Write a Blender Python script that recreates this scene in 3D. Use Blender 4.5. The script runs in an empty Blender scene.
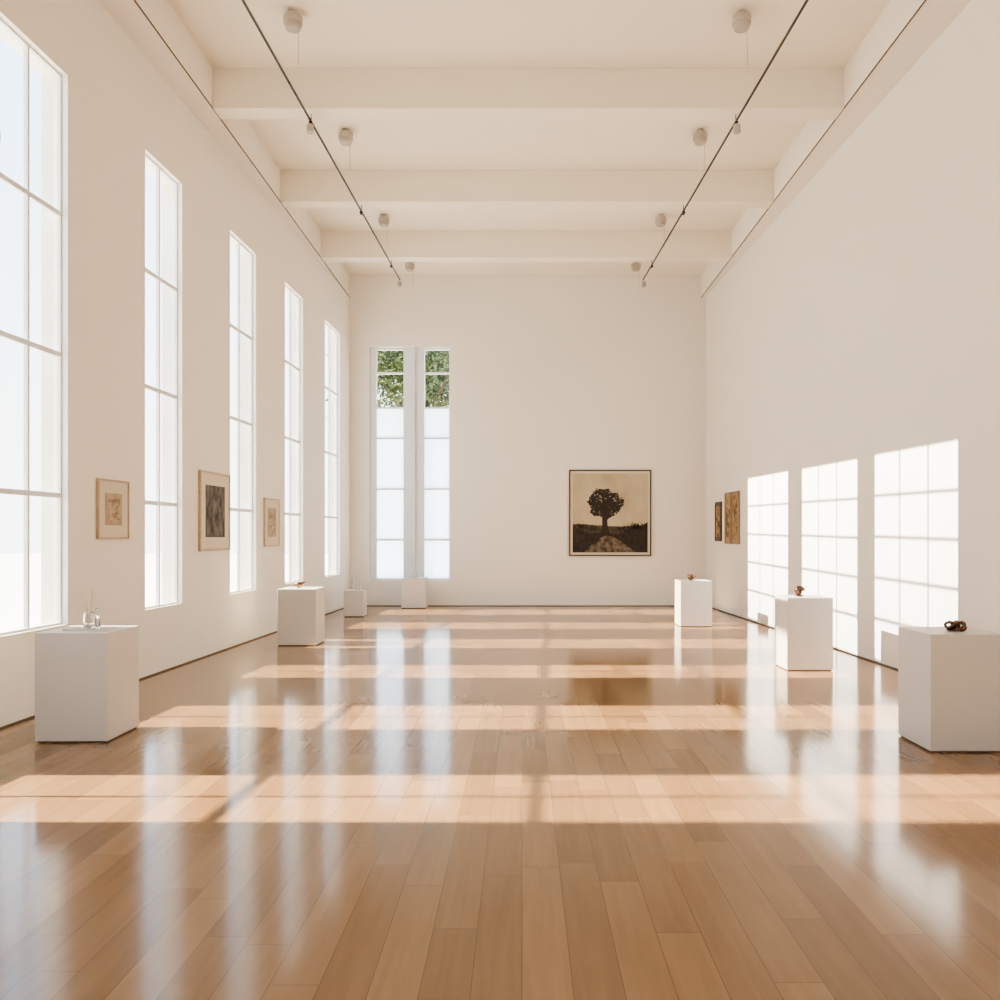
import bpy, bmesh, math, random
from mathutils import Vector, Matrix
random.seed(4)
sc = bpy.context.scene
try:
    sc.view_settings.view_transform = 'AgX'
    sc.view_settings.look = 'AgX - Medium High Contrast'
except Exception as e:
    print(e)

F = 850.0; CX = 522.0; HY = 535.0; CH = 1.6
D = 19.15; H = 7.46
def XL(y): return -3.876 - 0.0353*(D-y)
def XR(y): return 4.146 + 0.0341*(D-y)
YB = -4.0
TH = 0.25

# ---------------------------------------------------------------- materials
def mat(name, col, rough=0.6, metal=0.0, **kw):
    m = bpy.data.materials.new(name); m.use_nodes = True
    b = m.node_tree.nodes['Principled BSDF']
    b.inputs['Base Color'].default_value = (*col, 1)
    b.inputs['Roughness'].default_value = rough
    b.inputs['Metallic'].default_value = metal
    for k, v in kw.items():
        b.inputs[k.replace('_', ' ')].default_value = v
    return m

def paint(name, col, scale=3.0, amt=0.04, rough=0.75):
    m = mat(name, col, rough)
    nt = m.node_tree; N = nt.nodes; L = nt.links; b = N['Principled BSDF']
    tc = N.new('ShaderNodeTexCoord'); no = N.new('ShaderNodeTexNoise')
    no.inputs['Scale'].default_value = scale; no.inputs['Detail'].default_value = 5
    L.new(tc.outputs['Object'], no.inputs['Vector'])
    mx = N.new('ShaderNodeMix'); mx.data_type = 'RGBA'
    mx.inputs[6].default_value = (*[c*(1-amt) for c in col], 1)
    mx.inputs[7].default_value = (*[min(1, c*(1+amt)) for c in col], 1)
    L.new(no.outputs['Fac'], mx.inputs[0]); L.new(mx.outputs[2], b.inputs['Base Color'])
    return m

M_wall = paint('wall_paint', (0.845, 0.797, 0.72), 0.6, 0.015)
M_ceil = paint('ceiling_paint', (0.87, 0.80, 0.685), 0.6, 0.015)
M_white = paint('pedestal_paint', (0.65, 0.61, 0.565), 2.0, 0.02, rough=0.5)
M_frame = mat('window_frame_paint', (0.74, 0.77, 0.80), 0.5)
M_dark = mat('track_black', (0.02, 0.018, 0.016), 0.5)
M_gap = mat('shadow_gap_dark', (0.13, 0.09, 0.065), 0.8)
M_can = mat('fixture_metal', (0.46, 0.42, 0.37), 0.45)
M_bronze = mat('bronze', (0.17, 0.095, 0.06), 0.3, 0.9)
M_clear = mat('clear_glass', (0.95, 0.97, 0.97), 0.03, 0.0, Transmission_Weight=1.0, IOR=1.3)
M_porc = mat('white_ceramic', (0.60, 0.58, 0.54), 0.35)

def pane_mat(name, tint, gl=0.06):
    m = bpy.data.materials.new(name); m.use_nodes = True
    nt = m.node_tree; N = nt.nodes; L = nt.links; N.clear()
    o = N.new('ShaderNodeOutputMaterial'); t = N.new('ShaderNodeBsdfTransparent'); g = N.new('ShaderNodeBsdfGlossy')
    t.inputs[0].default_value = (*tint, 1); g.inputs['Roughness'].default_value = 0.05
    mx = N.new('ShaderNodeMixShader'); mx.inputs[0].default_value = gl
    L.new(t.outputs[0], mx.inputs[1]); L.new(g.outputs[0], mx.inputs[2]); L.new(mx.outputs[0], o.inputs[0])
    return m
M_pane = pane_mat('window_glass', (0.97, 0.98, 0.99), 0.03)
def frost_mat():
    m = bpy.data.materials.new('frosted_glass'); m.use_nodes = True
    nt = m.node_tree; N = nt.nodes; L = nt.links; N.clear()
    o = N.new('ShaderNodeOutputMaterial'); t = N.new('ShaderNodeBsdfTranslucent'); d = N.new('ShaderNodeBsdfTransparent')
    t.inputs[0].default_value = (0.84, 0.91, 1, 1); d.inputs[0].default_value = (0.95, 0.97, 1, 1)
    mx = N.new('ShaderNodeMixShader'); mx.inputs[0].default_value = 0.10
    L.new(t.outputs[0], mx.inputs[1]); L.new(d.outputs[0], mx.inputs[2]); L.new(mx.outputs[0], o.inputs[0])
    return m
M_frost = frost_mat()

def floor_mat():
    m = bpy.data.materials.new('polished_oak_planks'); m.use_nodes = True
    nt = m.node_tree; N = nt.nodes; L = nt.links; b = N['Principled BSDF']
    tc = N.new('ShaderNodeTexCoord'); sp = N.new('ShaderNodeSeparateXYZ')
    L.new(tc.outputs['Object'], sp.inputs[0])
    def M(op, a, bb=None, c=None):
        n = N.new('ShaderNodeMath'); n.operation = op
        for i, v in enumerate((a, bb, c)):
            if v is None: continue
            if isinstance(v, (int, float)): n.inputs[i].default_value = v
            else: L.new(v, n.inputs[i])
        return n.outputs[0]
    W = 0.18; LEN = 1.4
    u = M('DIVIDE', sp.outputs[0], W); row = M('FLOOR', u); fu = M('FRACT', u)
    wn = N.new('ShaderNodeTexWhiteNoise'); wn.noise_dimensions = '1D'; L.new(row, wn.inputs['W'])
    v = M('ADD', M('DIVIDE', sp.outputs[1], LEN), M('MULTIPLY', wn.outputs['Value'], 7.0))
    col = M('FLOOR', v); fv = M('FRACT', v)
    cb = N.new('ShaderNodeCombineXYZ'); L.new(row, cb.inputs[0]); L.new(col, cb.inputs[1])
    w2 = N.new('ShaderNodeTexWhiteNoise'); w2.noise_dimensions = '3D'; L.new(cb.outputs[0], w2.inputs['Vector'])
    du = M('MULTIPLY', M('MINIMUM', fu, M('SUBTRACT', 1.0, fu)), W)
    dv = M('MULTIPLY', M('MINIMUM', fv, M('SUBTRACT', 1.0, fv)), LEN)
    dd = M('MINIMUM', du, dv)
    seam = N.new('ShaderNodeMapRange'); seam.inputs['From Min'].default_value = 0.0004; seam.inputs['From Max'].default_value = 0.0022
    L.new(dd, seam.inputs['Value'])
    mp = N.new('ShaderNodeCombineXYZ')
    L.new(M('ADD', M('MULTIPLY', sp.outputs[0], 26.0), M('MULTIPLY', w2.outputs['Value'], 90.0)), mp.inputs[0])
    L.new(M('MULTIPLY', sp.outputs[1], 1.6), mp.inputs[1]); L.new(M('MULTIPLY', w2.outputs['Value'], 40.0), mp.inputs[2])
    gn = N.new('ShaderNodeTexNoise'); gn.inputs['Scale'].default_value = 1.0; gn.inputs['Detail'].default_value = 4; gn.inputs['Distortion'].default_value = 0.5
    L.new(mp.outputs[0], gn.inputs['Vector'])
    fac = M('ADD', M('MULTIPLY', w2.outputs['Value'], 0.6), M('MULTIPLY', gn.outputs['Fac'], 0.5))
    cr = N.new('ShaderNodeValToRGB')
    e = cr.color_ramp.elements
    e[0].position = 0.1; e[0].color = (0.182, 0.100, 0.048, 1)
    e[1].position = 1.0; e[1].color = (0.335, 0.198, 0.102, 1)
    L.new(fac, cr.inputs[0])
    mx = N.new('ShaderNodeMix'); mx.data_type = 'RGBA'; mx.inputs[6].default_value = (0.11, 0.058, 0.028, 1)
    L.new(seam.outputs[0], mx.inputs[0]); L.new(cr.outputs[0], mx.inputs[7]); L.new(mx.outputs[2], b.inputs['Base Color'])
    rn = N.new('ShaderNodeTexNoise'); rn.inputs['Scale'].default_value = 0.9; rn.inputs['Detail'].default_value = 2
    L.new(tc.outputs['Object'], rn.inputs['Vector'])
    L.new(M('ADD', M('MULTIPLY', rn.outputs['Fac'], 0.06), 0.095), b.inputs['Roughness'])
    b.inputs['Specular IOR Level'].default_value = 0.55
    b.inputs['Coat Weight'].default_value = 0.0
    return m
M_floor = floor_mat()

# ---------------------------------------------------------------- mesh helpers
def obj_from(name, verts, faces, mats, fm=None, smooth=False, parent=None):
    me = bpy.data.meshes.new(name); me.from_pydata([tuple(v) for v in verts], [], faces)
    for m in mats: me.materials.append(m)
    if fm:
        for p, i in zip(me.polygons, fm): p.material_index = i
    if smooth:
        for p in me.polygons: p.use_smooth = True
    me.update()
    o = bpy.data.objects.new(name, me); sc.collection.objects.link(o)
    bm = bmesh.new(); bm.from_mesh(me); bmesh.ops.recalc_face_normals(bm, faces=bm.faces); bm.to_mesh(me); bm.free()
    if parent: o.parent = parent
    return o

class MB:
    def __init__(s): s.v = []; s.f = []; s.m = []
    def hexa(s, p, m=0):
        n = len(s.v); s.v += [Vector(q) for q in p]
        for f in ((0,3,2,1),(4,5,6,7),(0,1,5,4),(1,2,6,5),(2,3,7,6),(3,0,4,7)):
            s.f.append(tuple(n+i for i in f)); s.m.append(m)
    def box(s, x0, x1, y0, y1, z0, z1, m=0):
        s.hexa([(x0,y0,z0),(x1,y0,z0),(x1,y1,z0),(x0,y1,z0),(x0,y0,z1),(x1,y0,z1),(x1,y1,z1),(x0,y1,z1)], m)
    def wall(s, X, y0, y1, z0, z1, a, b, m=0):
        s.hexa([(X(y0)+a,y0,z0),(X(y0)+b,y0,z0),(X(y1)+b,y1,z0),(X(y1)+a,y1,z0),
                (X(y0)+a,y0,z1),(X(y0)+b,y0,z1),(X(y1)+b,y1,z1),(X(y1)+a,y1,z1)], m)
    def lathe(s, c, prof, n=24, m=0):
        base = len(s.v)
        for r, z in prof:
            for i in range(n):
                a = 2*math.pi*i/n; s.v.append(Vector((c[0]+r*math.cos(a), c[1]+r*math.sin(a), c[2]+z)))
        for k in range(len(prof)-1):
            for i in range(n):
                j = (i+1) % n
                s.f.append((base+k*n+i, base+k*n+j, base+(k+1)*n+j, base+(k+1)*n+i)); s.m.append(m)
        s.f.append(tuple(base+i for i in range(n))); s.m.append(m)
        s.f.append(tuple(base+(len(prof)-1)*n+i for i in range(n))); s.m.append(m)
    def tube(s, pts, r, n=8, m=0):
        pts = [Vector(p) for p in pts]; base = len(s.v); K = len(pts)
        for k, p in enumerate(pts):
            t = (pts[min(k+1,K-1)]-pts[max(k-1,0)]).normalized()
            up = Vector((0,0,1)) if abs(t.z) < 0.9 else Vector((1,0,0))
            a = t.cross(up).normalized(); b2 = t.cross(a)
            rr = r[k] if isinstance(r, (list, tuple)) else r
            for i in range(n):
                an = 2*math.pi*i/n; s.v.append(p + a*math.cos(an)*rr + b2*math.sin(an)*rr)
        for k in range(K-1):
            for i in range(n):
                j = (i+1) % n
                s.f.append((base+k*n+i, base+k*n+j, base+(k+1)*n+j, base+(k+1)*n+i)); s.m.append(m)
        s.f.append(tuple(base+i for i in range(n))); s.m.append(m)
        s.f.append(tuple(base+(K-1)*n+i for i in range(n))); s.m.append(m)
    def make(s, name, mats, smooth=False, parent=None):
        return obj_from(name, s.v, s.f, mats, s.m, smooth, parent)
def empty(name, loc=(0,0,0)):
    o = bpy.data.objects.new(name, None); o.location = loc; o.empty_display_size = 0.2
    sc.collection.objects.link(o); return o
def bev(o, w=0.006, seg=2):
    b = o.modifiers.new('bevel', 'BEVEL'); b.width = w; b.segments = seg; b.limit_method = 'ANGLE'

# ---------------------------------------------------------------- shell
fl = MB(); fl.hexa([(XL(YB),YB,-0.12),(XR(YB),YB,-0.12),(XR(D),D,-0.12),(XL(D),D,-0.12),
                    (XL(YB),YB,0),(XR(YB),YB,0),(XR(D),D,0),(XL(D),D,0)])
fl.make('floor', [M_floor])
c = MB(); c.hexa([(XL(YB)-TH,YB-TH,H),(XR(YB)+TH,YB-TH,H),(XR(D)+TH,D+TH,H),(XL(D)-TH,D+TH,H),
                  (XL(YB)-TH,YB-TH,H+.2),(XR(YB)+TH,YB-TH,H+.2),(XR(D)+TH,D+TH,H+.2),(XL(D)-TH,D+TH,H+.2)])
c.make('ceiling', [M_ceil])

WZ0, WZ1 = 0.76, 5.92
wins = [(-3.0,-2.0),(-0.5,0.5),(1.80,2.80),(4.72,5.68),(6.98,7.99),(9.51,10.46),(12.02,13.07),(14.49,15.54),(17.04,18.25)]
w = MB(); y = YB
for a, b in wins:
    w.wall(XL, y, a, 0, H, -TH, 0)
    w.wall(XL, a, b, 0, WZ0, -TH, 0); w.wall(XL, a, b, WZ1, H, -TH, 0); y = b
w.wall(XL, y, D+TH, 0, H, -TH, 0)
w.make('wall_left', [M_wall])
w = MB(); w.wall(XR, YB, D+TH, 0, H, 0, TH); w.make('wall_right', [M_wall])

BX0, BX1, BZ0, BZ1 = -3.45, -1.61, 0.58, 5.84
w = MB()
w.box(XL(D), BX0, D, D+TH, 0, H); w.box(BX1, XR(D), D, D+TH, 0, H)
w.box(BX0, BX1, D, D+TH, 0, BZ0); w.box(BX0, BX1, D, D+TH, BZ1, H)
w.make('wall_back', [M_wall])
w = MB(); xa, xb = XL(YB), XR(YB); ra, rb = -3.4, -0.8  # opening behind the camera added and sized for frontal fill light
w.box(xa, ra, YB-TH, YB, 0, H); w.box(rb, xb, YB-TH, YB, 0, H)
w.box(ra, rb, YB-TH, YB, 0, .8); w.box(ra, rb, YB-TH, YB, 5.9, H)
w.make('wall_front', [M_wall])

GO = -0.075
for k, (a, b) in enumerate(wins):
    e = empty('window_%d' % (k+1))
    m = MB(); mid = (a+b)/2; t0, t1 = GO-.018, GO+.018
    fw = 0.020
    m.wall(XL, a, a+fw, WZ0, WZ1, t0, t1); m.wall(XL, b-fw, b, WZ0, WZ1, t0, t1)
    m.wall(XL, a+fw, b-fw, WZ0, WZ0+fw, t0, t1); m.wall(XL, a+fw, b-fw, WZ1-fw, WZ1, t0, t1)
    m.wall(XL, mid-.015, mid+.015, WZ0+fw, WZ1-fw, t0, t1)
    for z in (1.97, 3.29, 4.61):
        m.wall(XL, a+fw, mid-.015, z-.024, z+.024, t0, t1); m.wall(XL, mid+.015, b-fw, z-.024, z+.024, t0, t1)
    m.make('frame', [M_frame], parent=e)
    gg = MB(); gg.v = [Vector((XL(a+.01)+GO, a+.01, WZ0+.01)), Vector((XL(b-.01)+GO, b-.01, WZ0+.01)),
                       Vector((XL(b-.01)+GO, b-.01, WZ1-.01)), Vector((XL(a+.01)+GO, a+.01, WZ1-.01))]
    gg.f = [(0,1,2,3)]; gg.m = [0]
    gg.make('pane', [M_pane], parent=e)

e = empty('window_%d' % (len(wins)+1))
m = MB(); y0, y1 = D+.10, D+.17
gl = [(-3.29,-2.68),(-2.21,-1.65)]
m.box(BX0, gl[0][0], y0, y1, BZ0, BZ1); m.box(gl[0][1], gl[1][0], y0-.03, y1+.05, BZ0, BZ1)
m.box(gl[1][1], BX1, y0, y1, BZ0, BZ1)
m.box(-2.47, -2.42, y0-.09, y0-.03, BZ0, BZ1)
for (a, b) in gl:
    m.box(a, b, y0, y1, BZ0, BZ0+.04); m.box(a, b, y0, y1, BZ1-.05, BZ1)
    for z in (1.49, 2.64, 3.79, 4.48, 5.27): m.box(a, b, y0, y1, z-.02, z+.02)
m.make('frame', [M_frame], parent=e)
g = MB()
for i, (a, b) in enumerate(gl):
    for z0, z1, mi in ((BZ0, 4.48, 1), (4.48, BZ1, 0)):
        n = len(g.v); g.v += [Vector((a,D+.13,z0)), Vector((b,D+.13,z0)), Vector((b,D+.13,z1)), Vector((a,D+.13,z1))]
        g.f.append((n,n+1,n+2,n+3)); g.m.append(mi)
g.make('pane', [M_pane, M_frost], parent=e)
e = empty('window_%d' % (len(wins)+2))  # unseen added opening, lets sky in as fill from behind the camera
m = MB()
for i in range(3):
    x = ra + (rb-ra)*i/2; m.box(x-.04 if i else x, x+.04 if i < 2 else x, YB-.15, YB-.09, .8, 5.9)
for z in (.84, 2.2, 3.6, 5.0, 5.86): m.box(ra, rb, YB-.16, YB-.08, z-.04, z+.04)
m.make('frame', [M_frame], parent=e)

BLX, BRX, BZ = -3.88, 4.04, 6.96
m = MB(); m.hexa([(XL(YB),YB,BZ),(BLX,YB,BZ),(BLX,D,BZ),(XL(D)-.01,D,BZ),(XL(YB),YB,H),(BLX,YB,H),(BLX,D,H),(XL(D)-.01,D,H)])
m.make('trim_1', [M_wall])
m = MB(); m.hexa([(BRX,YB,BZ),(XR(YB),YB,BZ),(XR(D),D,BZ),(BRX,D,BZ),(BRX,YB,H),(XR(YB),YB,H),(XR(D),D,H),(BRX,D,H)])
m.make('trim_2', [M_wall])
for i, y in enumerate((16.38, 13.64, 10.66, 7.8, 4.95, 2.1, -0.75)):
    m = MB(); m.box(BLX, BRX, y, y+.28, BZ-.01, H); o = m.make('ceiling_beam', [M_ceil]); bev(o, .006)
m = MB(); m.box(BLX-.006, BLX+.006, YB, D, BZ-.012, BZ); m.make('trim_3', [M_gap])
m = MB(); m.box(BRX-.006, BRX+.006, YB, D, BZ-.012, BZ); m.make('trim_4', [M_gap])

m = MB(); m.wall(XL, YB, D, 0, .016, 0, .010, 0); m.make('baseboard_left', [M_gap])
m = MB(); m.wall(XR, YB, D, 0, .016, -.010, 0, 0); m.make('baseboard_right', [M_gap])
m = MB(); m.box(XL(D)+.012, XR(D)-.012, D-.012, D, 0, .016); m.make('baseboard_back', [M_gap])

# ---------------------------------------------------------------- track lighting
def track(sx, xf, xn):
    e = empty('track_lighting')
    def X(y): return xf + (xn-xf)*(17.5-y)/(17.5-8.34)
    m = MB(); zt = 6.85; r = .010
    ys, ye = 0.0, 17.5
    m.hexa([(X(ys)-r,ys,zt-r),(X(ys)+r,ys,zt-r),(X(ye)+r,ye,zt-r),(X(ye)-r,ye,zt-r),
            (X(ys)-r,ys,zt+r),(X(ys)+r,ys,zt+r),(X(ye)+r,ye,zt+r),(X(ye)-r,ye,zt+r)])
    m.make('rail', [M_dark], parent=e)
    m = MB()
    for y in (2.24, 5.09, 7.94, 10.8, 13.78, 16.52):
        m.tube([(X(y), y, zt+r), (X(y), y, BZ-.01)], .006, 6)
        m.box(X(y)-.022, X(y)+.022, y-.04, y+.04, zt-.05, zt-r)
    m.make('hangers', [M_dark], parent=e)
    m = MB()
    for y in (10.75, 17.4):
        m.lathe((X(y), y, zt-.17), [(.035,0),(.045,.01),(.045,.10),(.02,.12)], 16)
    m.make('heads', [M_can], parent=e)
track(-1, -2.51, -2.74); track(1, 2.49, 2.80)

for x, y in ((-2.565,9.52),(2.46,9.52),(-2.55,12.3),(2.58,12.3),(-2.53,15.56),(2.54,15.56),(-2.4,18.2),(2.44,18.2),(-2.6,6.7),(2.5,6.7),(-2.6,3.8),(2.5,3.8)):
    e = empty('ceiling_spotlight', (x, y, H))
    m = MB()
    m.lathe((0,0,0), [(.05,-.0),(.05,-.05),(.10,-.052),(.105,-.06),(.105,-.14),(.085,-.142),(.085,-.19),(.075,-.20),(.06,-.195)], 28)
    m.make('housing', [M_can], smooth=False, parent=e)
    m = MB(); m.tube([(.06,0,-.15),(.065,0,-.60)], .003, 5); m.make('cable', [M_can], parent=e)

# ---------------------------------------------------------------- pedestals
def pedestal(x0, x1, y0, y1, z):
    e = empty('display_pedestal', ((x0+x1)/2, (y0+y1)/2, 0))
    hx, hy = (x1-x0)/2, (y1-y0)/2; g = .012
    m = MB(); m.box(-hx+.015, hx-.015, -hy+.015, hy-.015, 0, g); m.make('plinth', [M_gap], parent=e)
    m = MB(); m.box(-hx, hx, -hy, hy, g, z); o = m.make('body', [M_white], parent=e); bev(o, .004)
P = [(-3.75,-3.19,6.54,7.08,.846), (-3.53,-2.97,12.25,12.8,.82), (-3.48,-3.1,16.6,17.0,.51), (-2.63,-2.1,18.5,18.95,.66),
     (2.76,3.31,14.8,15.35,.80), (3.12,3.66,10.0,10.5,.86), (3.0,3.55,6.24,6.78,.87)]
for p in P: pedestal(*p)

def center(p): return ((p[0]+p[1])/2, (p[2]+p[3])/2, p[4]+.0005)
cx, cy, cz = center(P[0]); e = empty('glass_vase', (cx-.0, cy, cz))
m = MB(); m.lathe((0,0,.008), [(.03,0),(.038,.005),(.042,.05),(.036,.12),(.038,.13),(.034,.13),(.032,.12),(.038,.05),(.035,.01),(.001,.009)], 28)
m.make('vessel', [M_clear], True, e)
m = MB(); m.tube([(.0,0,.02),(.012,.01,.2),(.02,.01,.31)], .0035, 8); m.tube([(-.01,0,.02),(-.012,.0,.16),(-.02,0,.22)], .003, 8)
m.make('stems', [M_can], True, e)
m = MB(); m.lathe((.085,-.03,.008), [(.016,0),(.019,.01),(.019,.15),(.017,.16),(.016,.155),(.016,.015),(.001,.012)], 20); m.make('tumbler', [M_clear], True, e)
m = MB(); m.box(-.16,.18,-.10,.10,0,.008); m.make('tray', [M_porc], False, e)
def knot(name, loc, R, r, mt, turns=(2,3), sq=1.0, base=True):
    e = empty(name, loc); m = MB(); pts = []; n = 150; p, q = turns
    h0 = (.02 if base else 0) + r + R*.42*sq
    for i in range(n+1):
        t = 2*math.pi*i/n
        rr = R*(0.62+.34*math.cos(q*t))
        pts.append((rr*math.cos(p*t), rr*math.sin(p*t), h0 + R*.42*sq*math.sin(q*t)))
    m.tube(pts, r, 10); m.make('knot', [mt], True, e)
    if base:
        m = MB(); m.lathe((0,0,0), [(R*.5,0),(R*.5,.015),(R*.3,.022)], 20); m.make('base', [M_bronze], False, e)
    return e
cx, cy, cz = center(P[1])
e = empty('bird_sculpture', (cx-.04, cy, cz))
m = MB(); m.tube([(-.07,0,.035),(-.04,0,.06),(0,0,.068),(.042,0,.056),(.06,0,.068),(.08,0,.08),(.10,0,.076)], [.003,.018,.027,.024,.014,.014,.002], 14)
m.tube([(0,-.01,.0),(0,-.01,.05)], .005, 8); m.lathe((0,0,0), [(.034,0),(.034,.01),(.018,.013)], 20)
m.make('body', [M_bronze], True, e)
cx, cy, cz = center(P[2]); e = empty('candlestick_sculpture', (cx, cy, cz))
m = MB()
for dx, h in ((-.06,.30),(.02,.40),(.09,.2)):
    m.lathe((dx, 0, 0), [(.035,0),(.035,.01),(.012,.02),(.011,h*.6),(.018,h*.65),(.011,h*.7),(.008,h)], 16)
m.make('sticks', [M_porc], True, e)
cx, cy, cz = center(P[3]); e = empty('ceramic_bowl', (cx+.0, cy, cz))
m = MB(); m.lathe((0,0,0), [(.03,0),(.035,.01),(.03,.02),(.07,.06),(.10,.11),(.095,.11),(.06,.06),(.001,.03)], 24); m.make('bowl', [M_porc], True, e)
cx, cy, cz = center(P[4]); knot('bronze_knot_sculpture', (cx-.03, cy, cz), .075, .015, M_bronze, (2,3), .8)
cx, cy, cz = center(P[5])
e = empty('shell_sculpture', (cx-.05, cy, cz))
m = MB(); pts = []; rs = []
for i in range(70):
    t = i/69; a = t*2*math.pi*2.3; R = .045*(1-t)+.004
    pts.append((R*math.cos(a), .02*t-.01, .068+R*math.sin(a)*.9)); rs.append(.020*(1-t)+.004)
m.tube(pts, rs, 12); m.lathe((0,0,0), [(.05,0),(.05,.012),(.025,.02),(.015,.03)], 20); m.make('shell', [M_bronze], True, e)
cx, cy, cz = center(P[6]); knot('coiled_rope_sculpture', (cx+.02, cy-.05, cz), .075, .011, M_bronze, (3,5), .9, base=False)

# ---------------------------------------------------------------- pictures
def noise_mat(name, c0, c1, scale, lo=.4, hi=.6, rough=.7, stretch=(1,1,1)):
    m = mat(name, c0, rough); nt = m.node_tree; N = nt.nodes; L = nt.links
    tc = N.new('ShaderNodeTexCoord'); mp = N.new('ShaderNodeMapping'); mp.inputs['Scale'].default_value = stretch
    no = N.new('ShaderNodeTexNoise'); no.inputs['Scale'].default_value = scale; no.inputs['Detail'].default_value = 8
    cr = N.new('ShaderNodeValToRGB'); cr.color_ramp.elements[0].position = lo; cr.color_ramp.elements[1].position = hi
    cr.color_ramp.elements[0].color = (*c0,1); cr.color_ramp.elements[1].color = (*c1,1)
    L.new(tc.outputs['Object'], mp.inputs[0]); L.new(mp.outputs[0], no.inputs['Vector']); L.new(no.outputs['Fac'], cr.inputs[0])
    L.new(cr.outputs[0], N['Principled BSDF'].inputs['Base Color']); return m
M_sepia = noise_mat('sepia_sky', (.38,.31,.20), (.52,.44,.31), 1.8, .3, .7)
M_ink = noise_mat('dark_foliage_ink', (.010,.007,.005), (.030,.022,.015), 14, .35, .7)
M_ink2 = noise_mat('mid_sepia_ink', (.035,.025,.017), (.09,.065,.042), 16, .35, .7)
M_path = noise_mat('sepia_path', (.035,.026,.018), (.17,.13,.09), 11, .35, .62)
M_mat = mat('passepartout', (.66,.59,.47), .8)
M_wood = noise_mat('frame_wood', (.26,.17,.10), (.38,.26,.15), 20, .3, .7, .5)
M_oak = noise_mat('pale_frame_wood', (.44,.33,.22), (.54,.42,.29), 20, .3, .7, .5)
M_fdark = mat('dark_frame', (.07,.05,.033), .5)

def px(x, yy): return ((x-CX)/44.375, 1.6+(HY-yy)/44.375)
e = empty('framed_tree_picture')
x0, z1 = px(569, 470); x1, z0 = px(651, 556)
m = MB(); t = .03
m.box(x0, x1, D-.05, D-.001, z0, z0+t); m.box(x0, x1, D-.05, D-.001, z1-t, z1)
m.box(x0, x0+t, D-.05, D-.001, z0+t, z1-t); m.box(x1-t, x1, D-.05, D-.001, z0+t, z1-t)
m.make('frame', [M_fdark], parent=e)
m = MB(); m.box(x0+t, x1-t, D-.03, D-.002, z0+t, z1-t); m.make('mat_board', [M_mat], parent=e)
u0, u1, v0, v1 = x0+.08, x1-.08, z0+.08, z1-.08
m = MB(); m.box(u0, u1, D-.033, D-.03, v0, v1); m.make('print', [M_sepia], parent=e)
def poly(name, pts, y, mt):
    m = MB(); m.v = [Vector((a, y, b)) for a, b in pts]; m.f = [tuple(range(len(pts)))]; m.m = [0]; return m.make(name, [mt], parent=e)
def strip(name, fz, y, mt, n=90):
    m = MB(); top = []
    for i in range(n+1):
        f = i/n; top.append((u0+(u1-u0)*f, fz(f)))
    for i in range(n):
        k = len(m.v); a, b = top[i], top[i+1]
        m.v += [Vector((a[0],y,v0)), Vector((b[0],y,v0)), Vector((b[0],y,b[1])), Vector((a[0],y,a[1]))]
        m.f.append((k,k+1,k+2,k+3)); m.m.append(0)
    return m.make(name, [mt], parent=e)
strip('far_ground', lambda f: px(0,525)[1]+.03*math.sin(f*4+2)+random.uniform(-.01,.01), D-.0336, M_ink2)
strip('ground', lambda f: px(0,529)[1] - .10*math.sin(f*3.1) + .02*math.sin(f*19) + random.uniform(-.012,.012) + .16*max(0,f-.62)/.38, D-.0342, M_ink)
poly('path', [px(584,552.2), px(636,552.2), px(627,546), px(620,541), px(613,537), px(606,535.5), px(600,538), px(597,542), px(590,546)], D-.0348, M_path)
m = MB()
def disc(cx, cz, r, y):
    k = len(m.v); n = 8; ph = random.random()*6
    for i in range(n):
        a = ph+2*math.pi*i/n; q = r*random.uniform(.5,1.3); m.v.append(Vector((cx+q*math.cos(a), y, cz+q*math.sin(a))))
    m.f.append(tuple(range(k, k+n))); m.m.append(0)
for _ in range(1500):
    a = random.random()*6.283; q = math.sqrt(random.random())
    ex = 17*(1+.10*math.sin(3*a+1)+.07*math.sin(7*a)); ez = 16*(1+.08*math.sin(4*a)+.07*math.sin(9*a+2))
    if math.sin(a) < 0: ez *= .8
    X_, Z_ = px(604.5+q*ex*math.cos(a), 505-q*ez*math.sin(a)); disc(X_, Z_, random.uniform(.008,.030)*(1.25-.5*q), D-.036-random.random()*.001)
for cx_, cy_, sx_, sy_, n_ in ((636,527,9,3,110),(580,527,6,3,60),(621,529,5,2,40),(592,529,5,2,40)):
    for _ in range(n_):
        X_, Z_ = px(min(646,max(574,random.gauss(cx_,sx_/2))), random.gauss(cy_,sy_/2)); disc(X_, Z_, random.uniform(.008,.022), D-.036)
m.make('tree', [M_ink], parent=e)
poly('trunk', [px(599.5,535), px(610.5,535), px(607.5,527), px(607,515), px(609,508), px(604,508), px(599,508), px(602,516), px(602,527)], D-.0375, M_ink)

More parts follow.
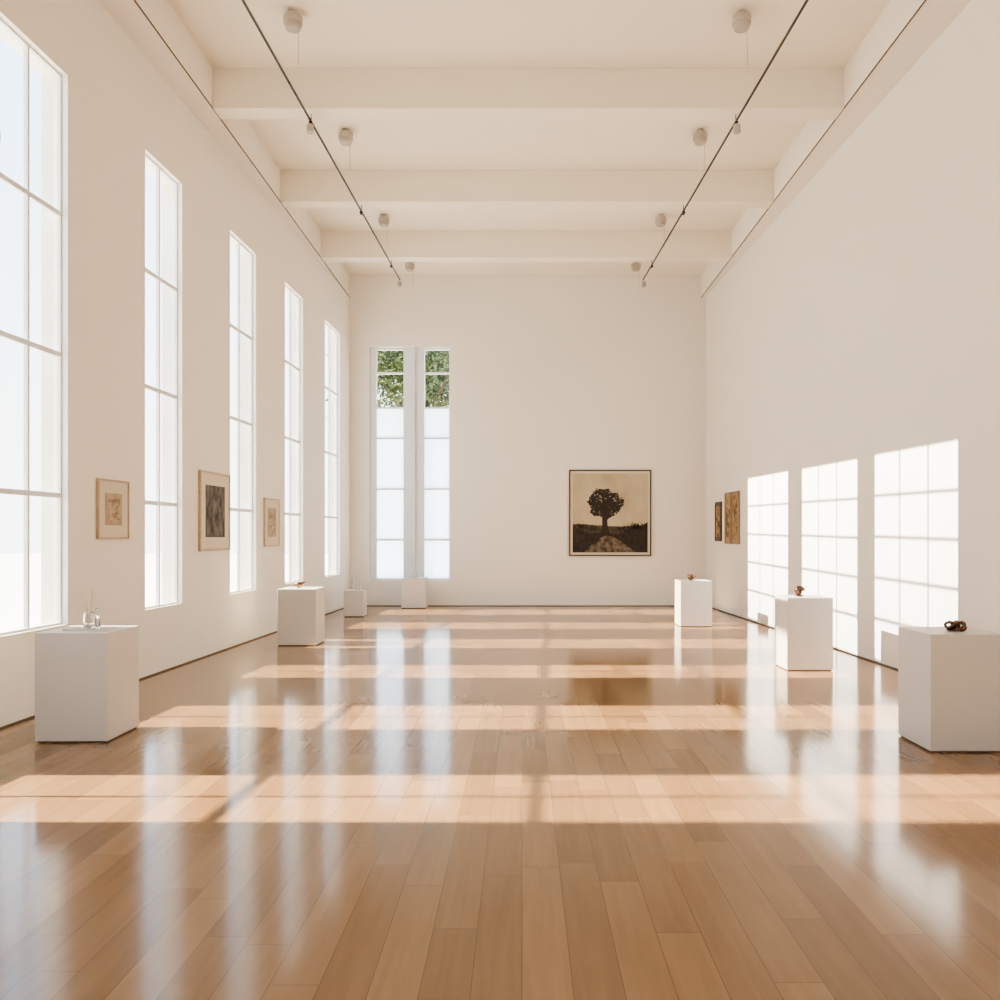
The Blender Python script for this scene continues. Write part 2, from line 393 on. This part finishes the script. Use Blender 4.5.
def wall_pic(name, X, side, y0, y1, z0, z1, frame, matb, art, fw=.03, mw=.12, dep=.035, inner=None):
    e = empty(name); m = MB(); s = side
    def W(mm, a, b, c, d, o0, o1):
        lo, hi = sorted((s*o0, s*o1)); mm.wall(X, a, b, c, d, lo, hi)
    W(m, y0, y1, z0, z0+fw, .002, dep); W(m, y0, y1, z1-fw, z1, .002, dep)
    W(m, y0, y0+fw, z0+fw, z1-fw, .002, dep); W(m, y1-fw, y1, z0+fw, z1-fw, .002, dep)
    m.make('frame', [frame], parent=e)
    m = MB(); W(m, y0+fw, y1-fw, z0+fw, z1-fw, .003, dep-.012); m.make('mat_board', [matb], parent=e)
    m = MB(); W(m, y0+fw+mw, y1-fw-mw, z0+fw+mw, z1-fw-mw, dep-.012, dep-.009); m.make('print', [art], parent=e)
    if inner:
        q = mw+.055; m = MB(); W(m, y0+fw+q, y1-fw-q, z0+fw+q, z1-fw-q, dep-.009, dep-.007); m.make('plate', [inner], parent=e)
M_tan = noise_mat('tan_border', (.38,.29,.195), (.46,.36,.245), 8, .4, .6)
M_art1 = noise_mat('sketch_print', (.22,.16,.105), (.48,.39,.27), 16, .40, .60)
M_art2 = noise_mat('engraving_print', (.025,.022,.020), (.20,.17,.14), 9, .35, .75, stretch=(1,1,.7))
M_art3 = noise_mat('gilded_relief', (.10,.06,.03), (.46,.30,.14), 9, .4, .6)
wall_pic('framed_print', XL, 1, 8.48, 9.1, 1.56, 2.17, M_oak, M_mat, M_tan, .02, .12, .03, M_art1)
wall_pic('framed_print', XL, 1, 10.93, 11.94, 1.39, 2.44, M_oak, M_mat, M_art2, .03, .15)
wall_pic('framed_print', XL, 1, 13.4, 14.12, 1.42, 2.19, M_oak, M_mat, M_tan, .02, .13, .03, M_art1)
wall_pic('wooden_relief_panel', XR, -1, 17.8, 18.25, 1.47, 2.30, M_fdark, M_fdark, M_art3, .04, .05, .04)
wall_pic('gilded_relief_panel', XR, -1, 17.0, 17.45, 1.42, 2.46, M_wood, M_wood, M_art3, .04, .04, .05)
wall_pic('gilded_relief_panel', XR, -1, 16.5, 16.9, 1.42, 2.46, M_wood, M_wood, M_art3, .04, .04, .05)

# ---------------------------------------------------------------- outside
M_ground = paint('pale_paving', (0.75, 0.73, 0.70), 1.0, 0.05)
m = MB(); m.box(-60, 60, -40, 80, -.3, -.14); m.make('ground', [M_ground])
def leafmat():
    m = mat('leaves', (.12,.22,.04), .5); nt = m.node_tree; N = nt.nodes; L = nt.links
    oi = N.new('ShaderNodeTexCoord'); no = N.new('ShaderNodeTexNoise'); no.inputs['Scale'].default_value = 2.5
    cr = N.new('ShaderNodeValToRGB'); cr.color_ramp.elements[0].position=.35; cr.color_ramp.elements[1].position=.65
    cr.color_ramp.elements[0].color=(.025,.045,.010,1); cr.color_ramp.elements[1].color=(.13,.165,.05,1)
    L.new(oi.outputs['Object'], no.inputs['Vector']); L.new(no.outputs['Fac'], cr.inputs[0]); L.new(cr.outputs[0], N['Principled BSDF'].inputs['Base Color'])
    return m
M_leaf = leafmat(); M_bark = noise_mat('bark', (.05,.035,.025), (.1,.075,.05), 8)
def tree(loc, cz, R, nleaf):
    e = empty('garden_tree', loc); m = MB()
    m.tube([(0,0,-.14),(.1,0,cz*.4),(0,.1,cz*.7),(.1,0,cz)], [.28,.22,.18,.08], 12)
    for k in range(9):
        a = k*.9; m.tube([(0,.05,cz*.55+k*.15),(R*.4*math.cos(a),R*.4*math.sin(a),cz*.75+k*.15),(R*.85*math.cos(a),R*.85*math.sin(a),cz+.2*k-.6)], [.09,.06,.02], 7)
    m.make('trunk', [M_bark], True, e)
    m = MB(); cl = []
    for _ in range(70):
        d = Vector((random.gauss(0,1),random.gauss(0,1),random.gauss(0,.8))).normalized()*R*random.uniform(.3,1); cl.append(d+Vector((0,0,cz)))
    for _ in range(nleaf):
        c0 = random.choice(cl); p = c0+Vector((random.gauss(0,.45),random.gauss(0,.45),random.gauss(0,.38)))
        a = Vector((random.gauss(0,1),random.gauss(0,1),random.gauss(0,1))).normalized(); b = a.orthogonal().normalized()
        l = random.uniform(.05,.11); wd = l*.45; k = len(m.v)
        m.v += [p-a*l, p+b*wd, p+a*l, p-b*wd]; m.f.append((k,k+1,k+2,k+3)); m.m.append(0)
    me = bpy.data.meshes.new('leaves'); me.from_pydata([tuple(v) for v in m.v], [], m.f); me.materials.append(M_leaf)
    o = bpy.data.objects.new('leaves', me); sc.collection.objects.link(o); o.parent = e
tree((-3.2, 28, 0), 7.4, 2.7, 19000)

# ---------------------------------------------------------------- lights
wd = bpy.data.worlds.new('sky'); sc.world = wd; wd.use_nodes = True
nt = wd.node_tree; N = nt.nodes; L = nt.links; bg = N['Background']
tc = N.new('ShaderNodeTexCoord'); sp = N.new('ShaderNodeSeparateXYZ'); cr = N.new('ShaderNodeValToRGB')
cr.color_ramp.elements[0].position = 0.05; cr.color_ramp.elements[0].color = (1.0, 0.99, 0.97, 1)
cr.color_ramp.elements[1].position = 0.55; cr.color_ramp.elements[1].color = (0.50, 0.73, 1.0, 1)
L.new(tc.outputs['Generated'], sp.inputs[0]); L.new(sp.outputs[2], cr.inputs[0]); L.new(cr.outputs[0], bg.inputs[0])
bg.inputs[1].default_value = 4.2

sun = bpy.data.lights.new('sun', 'SUN'); sun.energy = 33.0; sun.angle = math.radians(0.8); sun.color = (1.0, .85, .60)
so = bpy.data.objects.new('sun', sun); sc.collection.objects.link(so)
so.rotation_euler = Vector((math.cos(math.radians(36)), 0.0, -math.sin(math.radians(36)))).to_track_quat('-Z', 'Y').to_euler()

def add_patch_light(yp, y0, y1, zt, d, power):  # added unseen spots that throw window-grid patches onto the right wall
    yc = (y0+y1)/2; xw = XL(yp)+GO; xr = XR(yc); T = xr-xw
    ly = yp + (yp-yc)*d/T; lx = xw-d
    s = d/(T+d); zp = 5.74; lz = (zp - s*zt)/(1-s)
    Lp = Vector((lx, ly, lz)); q = .3
    def proj(yy, zz):
        P_ = Vector((XR(yy), yy, zz)); r = q/(P_.x-Lp.x); return Lp+(P_-Lp)*r
    e = empty('floodlight')
    m = MB(); X0 = lx+q
    A = proj(y0, 0); B = proj(y1, zt); a0, a1 = sorted((A.y, B.y)); b0, b1 = A.z, B.z; g = .035
    def R(ya, yb, za, zb): m.box(X0, X0+.0006, ya, yb, za, zb)
    R(a0-g, a0, b0-g, b1+g); R(a1, a1+g, b0-g, b1+g); R(a0, a1, b0-g, b0); R(a0, a1, b1, b1+g)
    t = .00042
    for k in (1, 2):
        yy = a0+(a1-a0)*k/3; R(yy-t, yy+t, b0, b1)
    for k in (1, 2, 3, 4):
        zz = b0+(b1-b0)*k/5; R(a0, a1, zz-t, zz+t)
    m.make('shutter', [M_dark], parent=e)
    m = MB(); m.tube([(lx-.03, ly, -.14), (lx-.03, ly, lz-.03)], .008, 8); m.box(lx-.06, lx-.01, ly-.02, ly+.02, lz-.03, lz+.03)
    m.make('stand', [M_dark], parent=e)  # added pole that only props up the unseen spot
    l = bpy.data.lights.new('lamp', 'SPOT'); l.energy = power; l.color = (1, .96, .90); l.shadow_soft_size = .0006; l.spot_blend = 0.0
    ctr = Vector((xr, yc, zt*.5)); dr = (ctr-Lp).normalized()
    ang = max(dr.angle((Vector((XR(yy), yy, zz))-Lp).normalized()) for yy in (y0, y1) for zz in (0, zt))
    l.spot_size = 2*(ang+.004)
    o = bpy.data.objects.new('lamp', l); sc.collection.objects.link(o); o.location = Lp; o.rotation_euler = dr.to_track_quat('-Z','Y').to_euler(); o.parent = e
add_patch_light(10.2, 8.72, 10.68, 2.60, 2.4, 40000)
add_patch_light(12.3, 11.2, 13.2, 2.62, 1.8, 38000)
add_patch_light(14.76, 13.83, 16.0, 2.66, 1.5, 36000)

# ---------------------------------------------------------------- camera
cd = bpy.data.cameras.new('camera'); cam = bpy.data.objects.new('camera', cd); sc.collection.objects.link(cam)
cam.location = (0, 0, CH); cam.rotation_euler = (math.radians(90), 0, 0)
cd.sensor_width = 36; cd.lens = 36*F/1000; cd.shift_x = -(CX-500)/1000; cd.shift_y = (HY-500)/1000
cd.clip_end = 300; cd.clip_start = .05
sc.camera = cam
